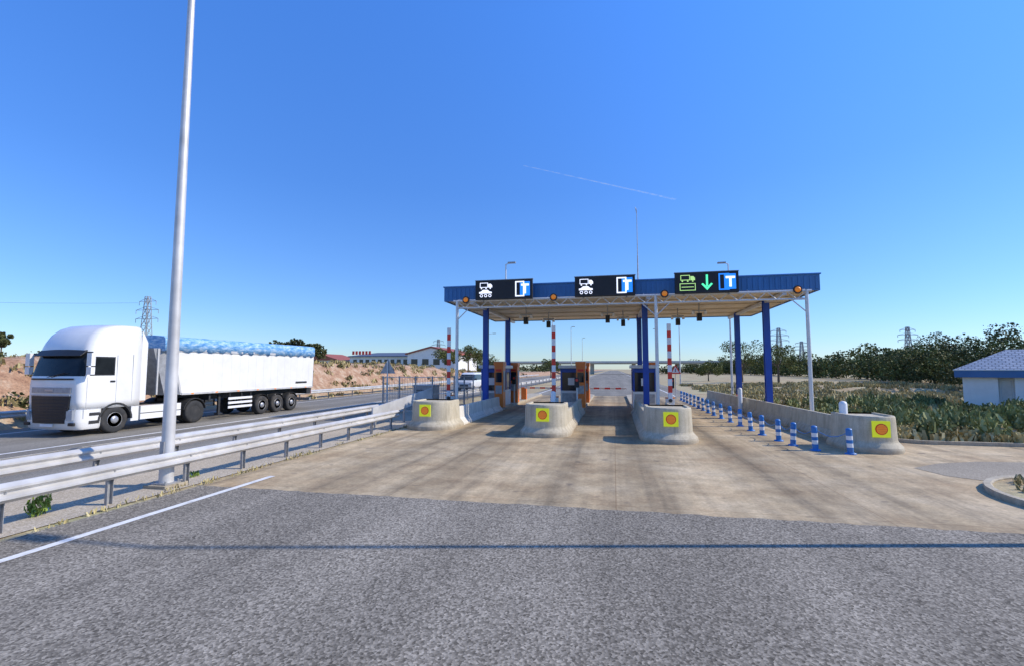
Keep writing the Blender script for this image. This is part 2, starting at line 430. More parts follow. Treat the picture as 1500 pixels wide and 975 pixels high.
leafmesh("weed",[(-9.7,9.6,.05,.12,.2,.06,120,.06)],'weed',None,13,True)
cl=[]
for i in range(420):
    a=math.radians(r.uniform(-75,60)); d=r.uniform(230,420); x=math.sin(a)*d-20; y=math.cos(a)*d
    if -30<x<14: continue
    s=r.uniform(2,4.6); cl.append((x,y,ground_h(x,y)+s*.4,s*1.8,s,s*.7,70,.95))
leafmesh("distant_trees",cl,'leaf2',None,14)
for (x,y,h,w,sd,lf) in [(-34,20.5,1.4,.7,1,'leaf2'),(-31,41,1.9,2.6,2,'leaf2'),(-31.5,45,2.0,3.0,9,'leaf2'),(-28.5,92,5.5,5,3,'leaf'),(-30,84,3.5,4.5,4,'leaf'),
                 (22.5,93,7.2,6.2,5,'leaf'),(27,88,6.2,5.6,6,'leaf'),(19,105,4,5,7,'leaf'),(-15.5,120,5.0,5,8,'leaf'),(-29,105,4.5,6,10,'leaf')]:
    tree(x,y,h,w,sd,leaf=lf,ls=.2 if h>1.6 else .12)

# ------------------------------------------------------------------ guardrails
def wbeam(b, x, y0, y1, zc, side, step=4.0):
    prof=[(.0,-.155),(.012,-.15),(.05,-.12),(.083,-.095),(.083,-.06),(.04,-.03),(.012,-.01),(.012,.01),(.04,.03),(.083,.06),(.083,.095),(.05,.12),(.012,.15),(.0,.155)]
    back=[(a-.012 if a>.012 else -.006,z) for a,z in reversed(prof)]
    p=prof+back; y=y0
    while y<y1-.01:
        ye=min(y+step,y1+.001); dz=rnd.uniform(-.008,.008)
        b.loft([[(x+side*a,y,zc+z+dz) for a,z in p],[(x+side*(a+.004),ye+.15,zc+z+dz) for a,z in p]],'galv'); y=ye
def rail(x, y0, y1, side, both=False, name="guardrail", step=1.65, py0=None, zc=.6):
    b=MB(); wbeam(b, x+side*.09, y0, y1, zc, side)
    if both: wbeam(b, x-side*.09, y0, y1, zc, -side)
    y = y0+.5 if py0 is None else py0
    while y<y1:
        b.box(x-.03,x+.03,y-.055,y-.047,-.1,zc+.14,'galvd'); b.box(x-.03,x+.03,y+.047,y+.055,-.1,zc+.14,'galvd'); b.box(x-.033,x-.027,y-.047,y+.047,-.1,zc+.14,'galvd')
        b.box(x+side*.03,x+side*.086,y-.06,y+.06,zc-.1,zc+.1,'galvd')
        if both: b.box(x-side*.086,x-side*.03,y-.06,y+.06,zc-.1,zc+.1,'galvd')
        b.cyl((x+side*.095,y,zc),(x+side*.12,y,zc),.018,'galvd',seg=6)
        y+=step
    return b.make(name)
rail(-9.25,-8,19.2,1,py0=-7.5)
rail(-11.35,-10,22,1,True,py0=-9.3,step=2.0,zc=.64)
rail(-24.9,-30,160,1,step=4)
rail(-12.0,34,200,-1,step=4)
b=MB()
b.loft([[(-10.2,19.0,.35),(-10.14,19.0,.35),(-10.14,19.0,.85),(-10.2,19.0,.85)],[(-9.5,24.0,.95),(-9.44,24.0,.95),(-9.44,24.0,1.5),(-9.5,24.0,1.5)]],'galv')
for t in (0.05,.5,.95):
    b.box(-10.2+.7*t-.04,-10.2+.7*t+.04,19+5*t-.04,19+5*t+.04,-.1,.5+.6*t,'galvd')
b.make("crash_barrier")

# ------------------------------------------------------------------ lamp posts
def lamp(x,y,h=12.0,arm=1.6,side=(1,),r0=.125):
    b=MB(); b.box(x-.28,x+.28,y-.28,y+.28,-.05,.05,'conc'); b.box(x-.2,x+.2,y-.2,y+.2,.05,.075,'galvd')
    for a in (-.15,.15):
        for c in (-.15,.15): b.cyl((x+a,y+c,.07),(x+a,y+c,.12),.018,'galvd',seg=6)
    b.cyl((x,y,.07),(x,y,.5),r0*1.12,'galv',r0*1.08,16); b.cyl((x,y,.5),(x,y,h),r0,'galv',r0*.5,16)
    b.box(x-.05,x+.05,y-r0*1.1-.01,y-r0,.6,.95,'galvd')
    for s in side:
        b.cyl((x,y,h-.05),(x+s*arm,y,h+.12),.04,'galv',.035,8)
        b.box(x+s*arm-.1*s if s>0 else x+s*(arm+.6), x+s*(arm+.6) if s>0 else x+s*arm+.1, y-.14,y+.14,h+.06,h+.18,'galvd')
    return b.make("street_lamp")
lamp(-9.5,8.75,12.4)
lamp(8.6,9.0,11.6,side=(-1,),r0=.085)
for yy in (42,76,110,150): lamp(-9.5,yy,side=(1,),r0=.1,arm=.3)
for yy in (46,80,120,160): lamp(10.3,yy,side=(-1,),r0=.1,arm=.3)
lamp(-27.0,100,10,side=(1,),r0=.09)

# ------------------------------------------------------------------ toll canopy
can=empty("toll_canopy")
X0,X1,Y0,Y1=-8.8,9.25,24.0,35.2
b=MB()
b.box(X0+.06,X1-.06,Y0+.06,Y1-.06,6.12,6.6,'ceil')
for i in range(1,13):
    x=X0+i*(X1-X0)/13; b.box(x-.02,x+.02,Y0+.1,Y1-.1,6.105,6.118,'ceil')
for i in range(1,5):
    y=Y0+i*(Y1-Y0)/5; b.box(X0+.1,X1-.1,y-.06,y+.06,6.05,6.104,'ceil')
b.make("roof_slab",can)
b=MB()
for (a0,a1,c0,c1) in ((X0,X1,Y0,Y0+.05),(X0,X1,Y1-.05,Y1)):
    b.box(a0,a1,c0,c1,6.06,6.8,'bluef')
b.box(X0,X0+.05,Y0+.053,Y1-.053,6.06,6.8,'bluef'); b.box(X1-.05,X1,Y0+.053,Y1-.053,6.06,6.8,'bluef')
x=X0+.1
while x<X1-.05: b.box(x,x+.11,Y0-.028,Y0-.001,6.13,6.72,'bluef'); x+=.24
y=Y0+.2
while y<Y1-.1:
    b.box(X0-.028,X0-.001,y,y+.11,6.13,6.72,'bluef'); b.box(X1+.001,X1+.028,y,y+.11,6.13,6.72,'bluef'); y+=.24
b.box(X0-.05,X1+.05,Y0-.05,Y0+.1,6.801,6.86,'bluefl'); b.box(X0-.05,X1+.05,Y1-.1,Y1+.05,6.801,6.86,'bluefl')
b.box(X0-.05,X0+.1,Y0+.101,Y1-.101,6.801,6.86,'bluefl'); b.box(X1-.1,X1+.05,Y0+.101,Y1-.101,6.801,6.86,'bluefl')
b.make("fascia",can)
b=MB()
for x in (-7.3,1.7,7.8):
    for y in (27.0,33.0):
        b.box(x-.15,x+.15,y-.13,y-.10,0,6.09,'blue'); b.box(x-.15,x+.15,y+.10,y+.13,0,6.09,'blue'); b.box(x-.1,x+.1,y-.099,y+.099,0,6.09,'blue')
        b.box(x-.22,x+.22,y-.2,y+.2,.0,.2,'conc')
    b.box(x-.09,x+.09,Y0+.12,Y1-.12,5.9,6.045,'steelw')
b.box(7.64,7.96,32.86,33.14,.25,.9,'red')
b.make("columns",can)
b=MB(); yg=23.5; z1,z2=5.98,5.62
for x in (-7.9,2.0,8.5): b.cyl((x,yg,0),(x,yg,z1+.05),.085,'steelw',.075,12); b.cyl((x,yg,0),(x,yg,.15),.15,'steelw',seg=12)
b.cyl((-8.1,yg,z1),(8.7,yg,z1),.06,'steelw',seg=8)
b.cyl((-7.9,yg,z2),(8.5,yg,z2),.045,'steelw',seg=8)
n=20
for i in range(n):
    xa=-7.9+i*16.4/n; xb=-7.9+(i+1)*16.4/n; xm=(xa+xb)/2
    b.cyl((xa,yg,z1),(xm,yg,z2),.02,'steelw',seg=6); b.cyl((xm,yg,z2),(xb,yg,z1),.02,'steelw',seg=6)
for i in range(8):
    xx=-7.9+i*16.4/7; b.cyl((xx,yg,z2),(xx,yg+2.2,6.08),.025,'steelw',seg=6); b.cyl((xx,yg,z1),(xx,yg+.6,6.2),.025,'steelw',seg=6)
for x in (-7.9,2.0,8.5):
    for s in (-1,1):
        if (x<-7 and s<0) or (x>8 and s>0): continue
        b.cyl((x,yg,5.0),(x+s*.65,yg,z2),.025,'steelw',seg=6)
b.make("gantry",can)
b=MB(); b.cyl((1.75,34.2,6.6),(1.75,34.2,10.4),.06,'galvd',.04); b.cyl((1.75,34.2,10.4),(1.75,34.2,13.8),.03,'galvd',.016,8)
b.cyl((1.75,34.2,13.4),(1.65,34.2,13.9),.02,'galvd',seg=6); b.make("antenna",can)
b=MB()
for x in (-5.0,-.3,4.6,-4.0,.6,3.8):
    y=27.5 if x in(-5.0,-.3,4.6) else 30
    b.cyl((x,y,6.1),(x,y,5.5),.03,'galvd',seg=8); b.box(x-.35,x+.35,y-.03,y+.03,5.62,5.68,'galvd')
    b.box(x-.12,x+.12,y-.18,y+.12,5.1,5.5,'black'); b.cyl((x,y-.181,5.36),(x,y-.25,5.36),.06,'dark')
    b.box(x+.26,x+.38,y-.12,y+.1,5.45,5.61,'whitemat'); b.box(x-.38,x-.26,y-.12,y+.1,5.45,5.61,'whitemat')
b.make("lane_cameras",can)

def strip(b,x0,x1,z0,z1,y,m): b.box(x0,x1,y-.012,y,z0,z1,m)
def outline(b,x0,x1,z0,z1,y,m,t=.035):
    strip(b,x0,x1,z1-t,z1,y,m); strip(b,x0,x1,z0,z0+t,y,m); strip(b,x0,x0+t,z0+t,z1-t,y,m); strip(b,x1-t,x1,z0+t,z1-t,y,m)
def gantry_sign(x0,x1,kind):
    b=MB(); ys=23.18; zb,zt=5.98,6.95
    b.box(x0,x1,ys,ys+.22,zb,zt,'signb'); b.box(x0-.03,x1+.03,ys+.02,ys+.2,zt+.001,zt+.03,'galvd')
    outline(b,x0+.02,x1-.02,zb+.02,zt-.02,ys-.001,'dark',.03)
    for xx in (x0+.4,x1-.4): b.box(xx-.04,xx+.04,ys+.221,23.46,5.9,6.8,'galvd')
    c='ledw' if kind<3 else 'ledy'; y=ys-.002
    X=x0+.2
    # lorry above, car below: outline bodies, cab step and wheels
    outline(b,X+.04,X+.46,zb+.6,zb+.85,y,c,.03); b.prism([(X+.48,zb+.6),(X+.68,zb+.6),(X+.68,zb+.7),(X+.61,zb+.79),(X+.48,zb+.79)],'y',y-.012,y,c)
    for q in (.12,.36,.58): b.cyl((X+q,y,zb+.56),(X+q,y-.012,zb+.56),.035,c,seg=12)
    if kind<3:
        b.prism([(X,zb+.3),(X+.66,zb+.3),(X+.66,zb+.38),(X+.54,zb+.4),(X+.44,zb+.49),(X+.2,zb+.49),(X+.1,zb+.4),(X,zb+.38)],'y',y-.012,y,c)
        for q in (0.04,.26,.48):
            b.cyl((X+q+.08,y,zb+.19),(X+q+.08,y-.012,zb+.19),.08,c,seg=14); b.cyl((X+q+.08,y-.013,zb+.19),(X+q+.08,y-.016,zb+.19),.048,'signb',seg=12)
    if kind==3:
        outline(b,X,X+.7,zb+.12,zb+.46,y,c,.03); strip(b,X+.08,X+.62,zb+.27,zb+.3,y,c)
        xm=(x0+x1)/2+.02
        strip(b,xm-.045,xm+.045,zb+.3,zb+.84,y,'ledg')
        b.prism([(xm,zb+.12),(xm+.25,zb+.4),(xm+.18,zb+.45),(xm,zb+.26),(xm-.18,zb+.45),(xm-.25,zb+.4)],'y',y-.012,y,'ledg')
    X=x1-.86
    strip(b,X+.24,X+.74,zb+.14,zb+.85,y,'ledb')
    outline(b,X,X+.46,zb+.1,zb+.87,y-.014,'ledw' if kind<3 else 'ledb',.06)
    strip(b,X+.3,X+.7,zb+.63,zb+.73,y-.028,'ledw'); strip(b,X+.45,X+.55,zb+.24,zb+.63,y-.028,'ledw')
    b.make("lane_sign")
gantry_sign(-6.83,-3.9,1); gantry_sign(-1.8,1.05,2); gantry_sign(2.86,5.62,3)
for x in (-7.35,-2.85,2.38,8.05):
    b=MB(); b.lathe([(0,.18),(.05,.19),(.08,.17),(.25,.1)],(x,23.2,6.0),(0,1,0),'black',20); b.lathe([(0,.0),(0.001,.07),(.05,.12),(.07,.125)],(x,23.13,6.0),(0,1,0),'amber',20)
    b.cyl((x,23.3,5.98),(x,23.5,5.98),.03,'galvd',seg=8); b.make("warning_light")

# ------------------------------------------------------------------ islands
def nose(cx,cy,R,h=1.16,Lb=1.0):
    N=56
    def ring(r,z):
        arc=[(cx+r*math.cos(t),cy+r*math.sin(t),z) for t in [math.pi+math.pi*i/N for i in range(N+1)]]
        return arc+[(cx+r,cy+Lb,z),(cx-r,cy+Lb,z)]
    prof=[(R,0),(R,.1),(R*.985,.16),(R*.84,.31),(R*.82,.36),(R*.79,h-.09),(R*.78,h-.03),(R*.76,h),(R*.66,h),(R*.64,h-.05)]
    b=MB(); rings=[ring(r,z) for r,z in prof]
    b.loft(rings,'conc',False,True)
    b.make("concrete_island_nose")
    b=MB(); yf=cy-R*.8; s=.24; zc=h-.36
    b.box(cx-s,cx+s,yf-.035,yf-.005,zc-s,zc+s,'yel'); b.box(cx-s*.5,cx+s*.5,yf-.005,yf+.12,zc-s*.6,zc+s*.6,'dark')
    b.cyl((cx,yf-.036,zc),(cx,yf-.046,zc),.165,'red',seg=28); b.cyl((cx,yf-.047,zc),(cx,yf-.06,zc),.138,'amber',seg=28)
    for i in range(-2,3):
        w=math.sqrt(max(0,.13**2-(i*.05)**2)); b.box(cx-w,cx+w,yf-.066,yf-.061,zc+i*.05-.006,zc+i*.05+.006,'orange')
    b.make("beacon_sign")
nose(-7.65,19.6,1.08); nose(-2.6,18.45,.98,1.18); nose(1.85,17.8,.98,1.18); nose(7.75,17.05,.84,1.08)
def njwall(x,y0,y1,name="concrete_barrier",m='concl',h=.82,seg=2.0,x1=None):
    y=y0; b=MB(); x1=x if x1 is None else x1
    while y<y1-.1:
        ye=min(y+seg-.05,y1); dd=rnd.uniform(-.025,.025)
        def P(yy):
            xc=x+dd+(x1-x)*(yy-y0)/(y1-y0)
            return [(xc+a,yy,z) for a,z in [(-.3,0),(-.3,.08),(-.12,.32),(-.08,h-.02),(-.06,h),(.06,h),(.08,h-.02),(.12,.32),(.3,.08),(.3,0)]]
        b.loft([P(y),P(ye)],m); y=ye+.05
    b.make(name,bevel=.012)
njwall(-6.95,20.7,28.5); njwall(-8.4,20.7,24.2)
njwall(-1.95,19.5,28,m='conc'); njwall(-3.25,19.5,25,m='conc')
njwall(1.2,18.9,28,m='conc',h=.85); njwall(2.5,18.9,25,m='conc',h=.85)
njwall(7.75,18.1,40,m='conc',h=.85,seg=5,x1=7.2)
for cx,y0,y1 in ((-7.5,21,46),(-2.6,20,46),(1.85,19.5,46)):
    b=MB(); b.prism([(cx-.8,y0),(cx+.8,y0),(cx+.8,y1-.8),(cx+.4,y1),(cx-.4,y1),(cx-.8,y1-.8)],'z',-.02,.16,'conc'); b.make("toll_island",bevel=.02)

def booth(cx,y0,side=1):
    e=empty("toll_booth"); b=MB(); y1=y0+2.6; w=.68; z=.161
    b.box(cx-w,cx+w,y0,y1,z,1.15,'whitemat'); b.box(cx-w-.12,cx+w+.12,y0-.2,y1+.2,2.55,2.75,'steelw')
    for (x,y) in ((cx-w+.05,y0+.05),(cx+w-.05,y0+.05),(cx-w+.05,y1-.05),(cx+w-.05,y1-.05),(cx-w+.05,y0+1.3),(cx+w-.05,y0+1.3)):
        b.box(x-.05,x+.05,y-.05,y+.05,1.151,2.549,'blue')
    b.box(cx-w+.03,cx+w-.03,y0+.03,y1-.03,2.3,2.549,'blue')
    b.make("shell",e,.01)
    b=MB(); b.box(cx-w+.04,cx+w-.04,y0+.04,y1-.04,1.152,2.299,'glass'); b.make("windows",e)
    b=MB(); b.box(cx-w+.1,cx+w-.1,y0-.03,y0-.003,.45,1.0,'galvd'); b.box(cx-.2,cx+.25,y0-.02,y0-.003+.03,1.5,1.95,'whitemat'); b.make("panel",e)
    return e
booth(-7.6,29.5); booth(-2.65,30.5); booth(1.8,30.0)
def machine(cx,y):
    b=MB(); b.box(cx-.27,cx+.27,y-.35,y+.35,.161,2.7,'orange'); b.box(cx-.31,cx+.31,y-.4,y+.4,2.701,2.95,'orange')
    b.box(cx-.2,cx+.2,y-.37,y-.351,1.7,2.3,'glass'); b.box(cx-.2,cx+.2,y-.365,y-.351,1.0,1.5,'galvd'); b.box(cx+.271,cx+.285,y-.25,y+.25,1.1,2.4,'galvd')
    b.box(cx-.18,cx+.18,y-.39,y-.371,2.36,2.5,'red'); b.make("payment_machine",bevel=.015)
machine(-6.95,29.1); machine(-6.95,33.6); machine(-2.0,30.0); machine(-2.0,34.6); machine(2.45,33.8)
def arm_up(x,y,ztop=4.75):
    b=MB(); b.box(x-.2,x+.2,y-.18,y+.18,.1,1.05,'whitemat'); b.box(x-.22,x+.22,y-.2,y+.2,1.051,1.1,'orange')
    z=1.0; k=0; yy=y-.24
    while z<ztop:
        b.box(x-.1,x+.1,yy-.03,yy+.03,z,min(z+.34,ztop)-.001,'red' if k%2 else 'bolw'); z+=.34; k+=1
    b.cyl((x,y-.18,.95),(x,y-.3,.95),.09,'dark'); b.make("raised_barrier_gate",bevel=.004)
arm_up(-8.85,25.2); arm_up(-3.05,25.0); arm_up(2.72,25.2)
def arm_down(x0,x1,y):
    b=MB(); b.box(x0-.2,x0+.2,y-.18,y+.18,.16,1.1,'orange'); x=x0+.1; k=0
    while x<x1: b.box(x,min(x+.4,x1)-.001,y-.24,y-.19,1.0,1.12,'red' if k%2 else 'bolw'); x+=.4; k+=1
    b.make("barrier_gate",bevel=.004)
arm_down(-6.9,-3.6,37); arm_down(-2.0,.9,37); 
def signal(x,y):
    b=MB(); b.cyl((x,y,.1),(x,y,1.9),.045,'galv',seg=10); b.box(x-.13,x+.13,y-.1,y+.1,1.5,2.05,'black')
    for z,m in ((1.9,'red'),(1.65,'dark')): b.lathe([(0,.08),(.02,.075)],(x,y-.101,z),(0,-1,0),m,16)
    b.make("traffic_light")
signal(2.95,26.4); signal(-2.0,26.6); signal(-6.6,31.8)
for (x,y) in ((7.45,18.0),(7.0,29.5),(-2.9,23.2)):
    b=MB(); b.lathe([(0,.12),(1.35,.12),(1.42,.09),(1.45,0)],(x,y,0),(0,0,1),'bolw',16); b.make("white_post")

bp=[(6.8,16.1),(6.05,16.6),(5.72,17.5),(5.6,18.5),(5.48,20.0),(5.42,21.3),(5.4,22.9),(5.35,24.5),(5.3,26.2)]+[(5.25,27.8+i*1.6) for i in range(9)]
for (x,y) in bp:
    b=MB(); tl=Matrix.Rotation(rnd.uniform(-.04,.04),3,'X')@Matrix.Rotation(rnd.uniform(-.04,.04),3,'Y')
    ax=tl@Vector((0,0,1)); o=(x,y,0)
    b.lathe([(0,.15),(.03,.15),(.05,.09)],o,ax,'bolb',18)
    h=[.05,.2,.32,.42,.54,.64,.72]
    for i in range(6): b.lathe([(h[i],.085),(h[i+1],.085)],o,ax,'bolw' if i in(1,3) else 'bolb',18)
    b.lathe([(.72,.085),(.745,.07),(.76,.03),(.765,0)],o,ax,'bolb',18)
    b.make("bollard")
b=MB()
for i in range(len(bp)-1):
    (xa,ya),(xb,yb)=bp[i],bp[i+1]; pr=None
    for k in range(7):
        t=k/6; p=(xa+(xb-xa)*t,ya+(yb-ya)*t,.66-.2*math.sin(math.pi*t))
        if pr: b.cyl(pr,p,.011,'bolb',seg=5)
        pr=p
b.make("chain")

b=MB()
fp=[(-13.0,25.5),(-12.0,25.5),(-11.0,25.5),(-10.0,25.5),(-9.4,27.5),(-9.4,29.5),(-9.4,31.5)]
for i,(x,y) in enumerate(fp):
    b.box(x-.035,x+.035,y-.035,y+.035,-.1,2.1,'galvd')
    if i<len(fp)-1:
        x2,y2=fp[i+1]
        for z in (.15,1.1,2.05): b.beam((x,y,z),(x2,y2,z),.04,'galv')
        for k in range(1,10):
            t=k/10; b.cyl((x+(x2-x)*t,y+(y2-y)*t,.15),(x+(x2-x)*t,y+(y2-y)*t,2.05),.01,'galvd',seg=4,smooth=False)
b.make("mesh_fence")
b=MB(); b.box(-11.8,-10.6,27,28.2,0,1.5,'galvd'); b.box(-11.85,-10.55,26.95,28.25,1.501,1.56,'galv')
for k in range(8): b.box(-11.7,-10.7,26.97,26.998,.3+k*.13,.36+k*.13,'dark')
b.make("electrical_cabinet",bevel=.01)
def tri_sign(x,y,zc,s,face):
    b=MB(); b.cyl((x,y,-.1),(x,y,zc+s*.5),.035,'galv',seg=10)
    tri=[(x,zc+s*.6),(x-s*.55,zc-s*.35),(x+s*.55,zc-s*.35)]
    tin=[(x,zc+s*.38),(x-s*.36,zc-s*.23),(x+s*.36,zc-s*.23)]
    f=-1 if face else 1; yf=y+f*.04
    b.prism(tri,'y',yf-.008,yf+.008,'red' if face else 'galvd')
    if face: b.prism(tin,'y',yf-.014,yf-.009,'bolw'); b.box(x-.03,x+.03,yf-.019,yf-.0145,zc-.15*s,zc+.2*s,'black')
    else: b.prism(tri,'y',yf+.009,yf+.013,'red')
    b.make("traffic_sign",bevel=.003)
tri_sign(-11.8,23.6,2.55,.8,False); tri_sign(4.9,41,2.4,.8,True)
b=MB(); x,y=2.1,43
b.cyl((x,y,0),(x,y,2.6),.035,'galv'); b.lathe([(0,.35),(.02,.35)],(x,y-.05,2.4),(0,-1,0),'red',24); b.lathe([(0,.26),(.004,.26)],(x,y-.071,2.4),(0,-1,0),'bolw',24); b.make("traffic_sign")

# ------------------------------------------------------------------ service building
def service():
    e=empty("white_service_building",(21.3,35.2,0)); e.rotation_euler=(0,0,math.radians(-33)); h=2.0; W=9; D=4.4
    b=MB(); b.box(0,1.55,0,.25,-.1,h,'whitemat'); b.box(2.25,W,0,.25,-.1,h,'whitemat'); b.box(1.4,2.4,.6,.8,-.1,h,'whitemat')
    b.box(1.3,1.549,.251,.599,-.1,h,'whitemat'); b.box(2.251,2.5,.251,.599,-.1,h,'whitemat')
    b.box(0,.25,.251,D,-.1,h,'whitemat'); b.box(W-.25,W,.251,D,-.1,h,'whitemat'); b.box(.251,W-.251,D-.25,D,-.1,h,'whitemat'); b.make("walls",e)
    b=MB(); b.box(-.35,W+.35,-.35,D+.35,h,h+.42,'bluef'); b.box(-.4,W+.4,-.4,D+.4,h+.421,h+.47,'whitemat'); b.make("fascia",e)
    b=MB(); xa,xb,ya,yb=-.38,W+.38,-.38,D+.38; z=h+.471; ym=(ya+yb)/2; zr=z+1.25
    b.add([(xa,ya,z),(xb,ya,z),(xb,yb,z),(xa,yb,z),(xa+2.4,ym,zr),(xb-2.4,ym,zr)],[(0,1,5,4),(1,2,5),(2,3,4,5),(3,0,4),(0,3,2,1)],'tiles'); b.make("roof",e)
    b=MB(); b.box(1.6,2.2,.57,.598,0,1.9,'whitemat'); b.box(1.68,2.12,.56,.569,.2,1.8,'galv'); b.box(4.2,5.6,-.02,-.002,.9,1.6,'glass'); b.make("door_and_windows",e)
service()

# ------------------------------------------------------------------ distant factory
e=empty("factory_building",(3.6,0,.5))
b=MB(); fx0,fx1,fy0,fy1=-69,-40,107,125
b.box(-52,-40,fy0,fy1,.4,5.2,'whitemat')
b.prism([(-52,5.2),(-40,5.2),(-40,5.5),(-46,7.0),(-52,5.5)],'y',fy0,fy1,'whitemat')
b.box(-69,-52.01,fy0+3,fy1,.4,5.0,'whitemat'); b.make("walls",e)
b=MB(); b.loft([[(-52.5,fy0-.3,5.4),(-46,fy0-.3,7.05),(-39.5,fy0-.3,5.4),(-39.5,fy0-.3,5.75),(-46,fy0-.3,7.4),(-52.5,fy0-.3,5.75)],[(-52.5,fy1,5.4),(-46,fy1,7.05),(-39.5,fy1,5.4),(-39.5,fy1,5.75),(-46,fy1,7.4),(-52.5,fy1,5.75)]],'roofr')
b.loft([[(-69.3,fy0+2.5,5.001),(-52.6,fy0+2.5,5.001),(-52.6,fy0+2.5,5.25),(-69.3,fy0+2.5,5.25)],[(-69.3,fy1,6.2),(-52.6,fy1,6.2),(-52.6,fy1,6.6),(-69.3,fy1,6.6)]],'roofd'); b.make("roof",e)
b=MB()
for k in range(9): b.box(-68+k*1.7,-67+k*1.7,fy0+2.95,fy0+2.99,3.2,4.4,'glass')
for k in range(4): b.box(-51+k*2.8,-49.4+k*2.8,fy0-.04,fy0-.005,3,4.4,'glass')
for k in range(6): b.box(-68+k*.9,-67.4+k*.9,fy0+2.4,fy0+2.48,5.6,6.5,'red')
b.make("windows_and_letters",e)
b=MB()
b.box(-82,-70.5,108,118,1,4.3,'whitemat'); b.prism([(-82.4,4.3),(-70.2,4.3),(-76.3,6.0)],'y',107.6,118.4,'roofr')
for k in range(4): b.box(-81+k*2.6,-79.6+k*2.6,107.95,107.99,3.2,4.0,'glass')
b.make("red_roofed_house",loc=(3.6,0,.4))

# ------------------------------------------------------------------ overpass
b=MB(); b.box(-120,90,235,247,5.0,5.9,'conc'); b.box(-120,90,234.7,234.99,5.6,6.4,'concl')
for x in (-60,-30,-10.5,9.5,30,60): b.box(x-.8,x+.8,237,245,-.1,5.0,'conc')
b.make("overpass_bridge")

# ------------------------------------------------------------------ pylons
def pylon(x,y,h,w,t=.22,arms=(.72,.83,.94)):
    b=MB(); z0=ground_h(x,y)-.5; hw0=w*.22; hw1=w*.06; n=8; pr=None
    for i in range(n+1):
        f=i/n; hw=hw0+(hw1-hw0)*f**.8; z=z0+h*f; c=[(x-hw,y-hw,z),(x+hw,y-hw,z),(x+hw,y+hw,z),(x-hw,y+hw,z)]
        if pr:
            for k in range(4): b.beam(pr[k],c[k],t,'galvd'); b.beam(pr[k],c[(k+1)%4],t*.6,'galvd'); b.beam(pr[(k+1)%4],c[k],t*.6,'galvd')
            for k in range(4): b.beam(c[k],c[(k+1)%4],t*.6,'galvd')
        pr=c
    for f in arms:
        z=z0+h*f; a=w*.5*(1 if f<.9 else .75)
        for s in (-1,1):
            b.beam((x,y,z),(x+s*a,y,z),t*.8,'galvd'); b.beam((x,y,z+h*.05),(x+s*a,y,z),t*.6,'galvd'); b.beam((x+s*a,y,z),(x+s*a,y,z-h*.05),t*.7,'galvd')
    b.make("electricity_pylon")
pylon(-150,128,26,9,.16)
pylon(97,313,27,11,.3); pylon(150,430,25,12,.36); pylon(147,280,24,9,.26)
pylon(-72,190,14,6,.16)
b=MB()
for k,zz in enumerate((24.2,)):
    pr=None
    for i in range(13):
        t=i/12; p=(-150-4+(-97*t),128-(104*t),zz-14*t*(1-t))
        if pr: b.cyl(pr,p,.035,'dark',seg=4,smooth=False)
        pr=p
b.make("power_cable")

# ------------------------------------------------------------------ vehicles
def wheel(b,x,y,r,side,w=.3,dual=False):
    d=(side,0,0); c=(x,y,r)
    k=r/.52
    b.lathe([(-w*.5,.3*k),(-w*.5,.44*k),(-w*.42,.5*k),(-w*.25,.52*k),(w*.25,.52*k),(w*.42,.505*k),(w*.5,.45*k),(w*.48,.31*k),(w*.44,.29*k)],c,d,'rubber',32)
    if dual: b.lathe([(.1,.29*k),(.06,.27*k),(-.06,.25*k),(-.07,.14*k),(.04,.12*k),(.05,0)],c,d,'rim',28)
    else: b.lathe([(w*.44,.29*k),(w*.5,.285*k),(w*.3,.26*k),(w*.34,.16*k),(w*.55,.13*k),(w*.6,.08*k),(w*.6,0)],c,d,'rim',28)
    xo = x+side*(.06 if dual else w*.33)
    for i in range(10):
        a=i*math.pi/5; rr=.19*k
        b.cyl((xo-side*.12,y+rr*math.cos(a),r+rr*math.sin(a)),(xo+side*.03,y+rr*math.cos(a),r+rr*math.sin(a)),.014,'galvd',seg=6)
def rring(z,yf,yb,hw,r,bulge=.07):
    pts=[]; N=10
    pts.append((-hw,yb,z))
    for k in range(4): pts.append((-hw, yb+(yf+r-yb)*(k+1)/5, z))
    for k in range(6):
        a=math.pi+ k/5*math.pi/2; pts.append((-hw+r+r*math.cos(a), yf+r+r*math.sin(a)+0*bulge, z))
    for k in range(1,N):
        t=k/N; xx=-hw+r+(2*hw-2*r)*t; pts.append((xx, yf-bulge*math.sin(math.pi*t), z))
    for k in range(6):
        a=1.5*math.pi+k/5*math.pi/2; pts.append((hw-r+r*math.cos(a), yf+r+r*math.sin(a), z))
    for k in range(4): pts.append((hw, yf+r+(yb-yf-r)*(k+1)/5, z))
    pts.append((hw,yb,z)); return pts
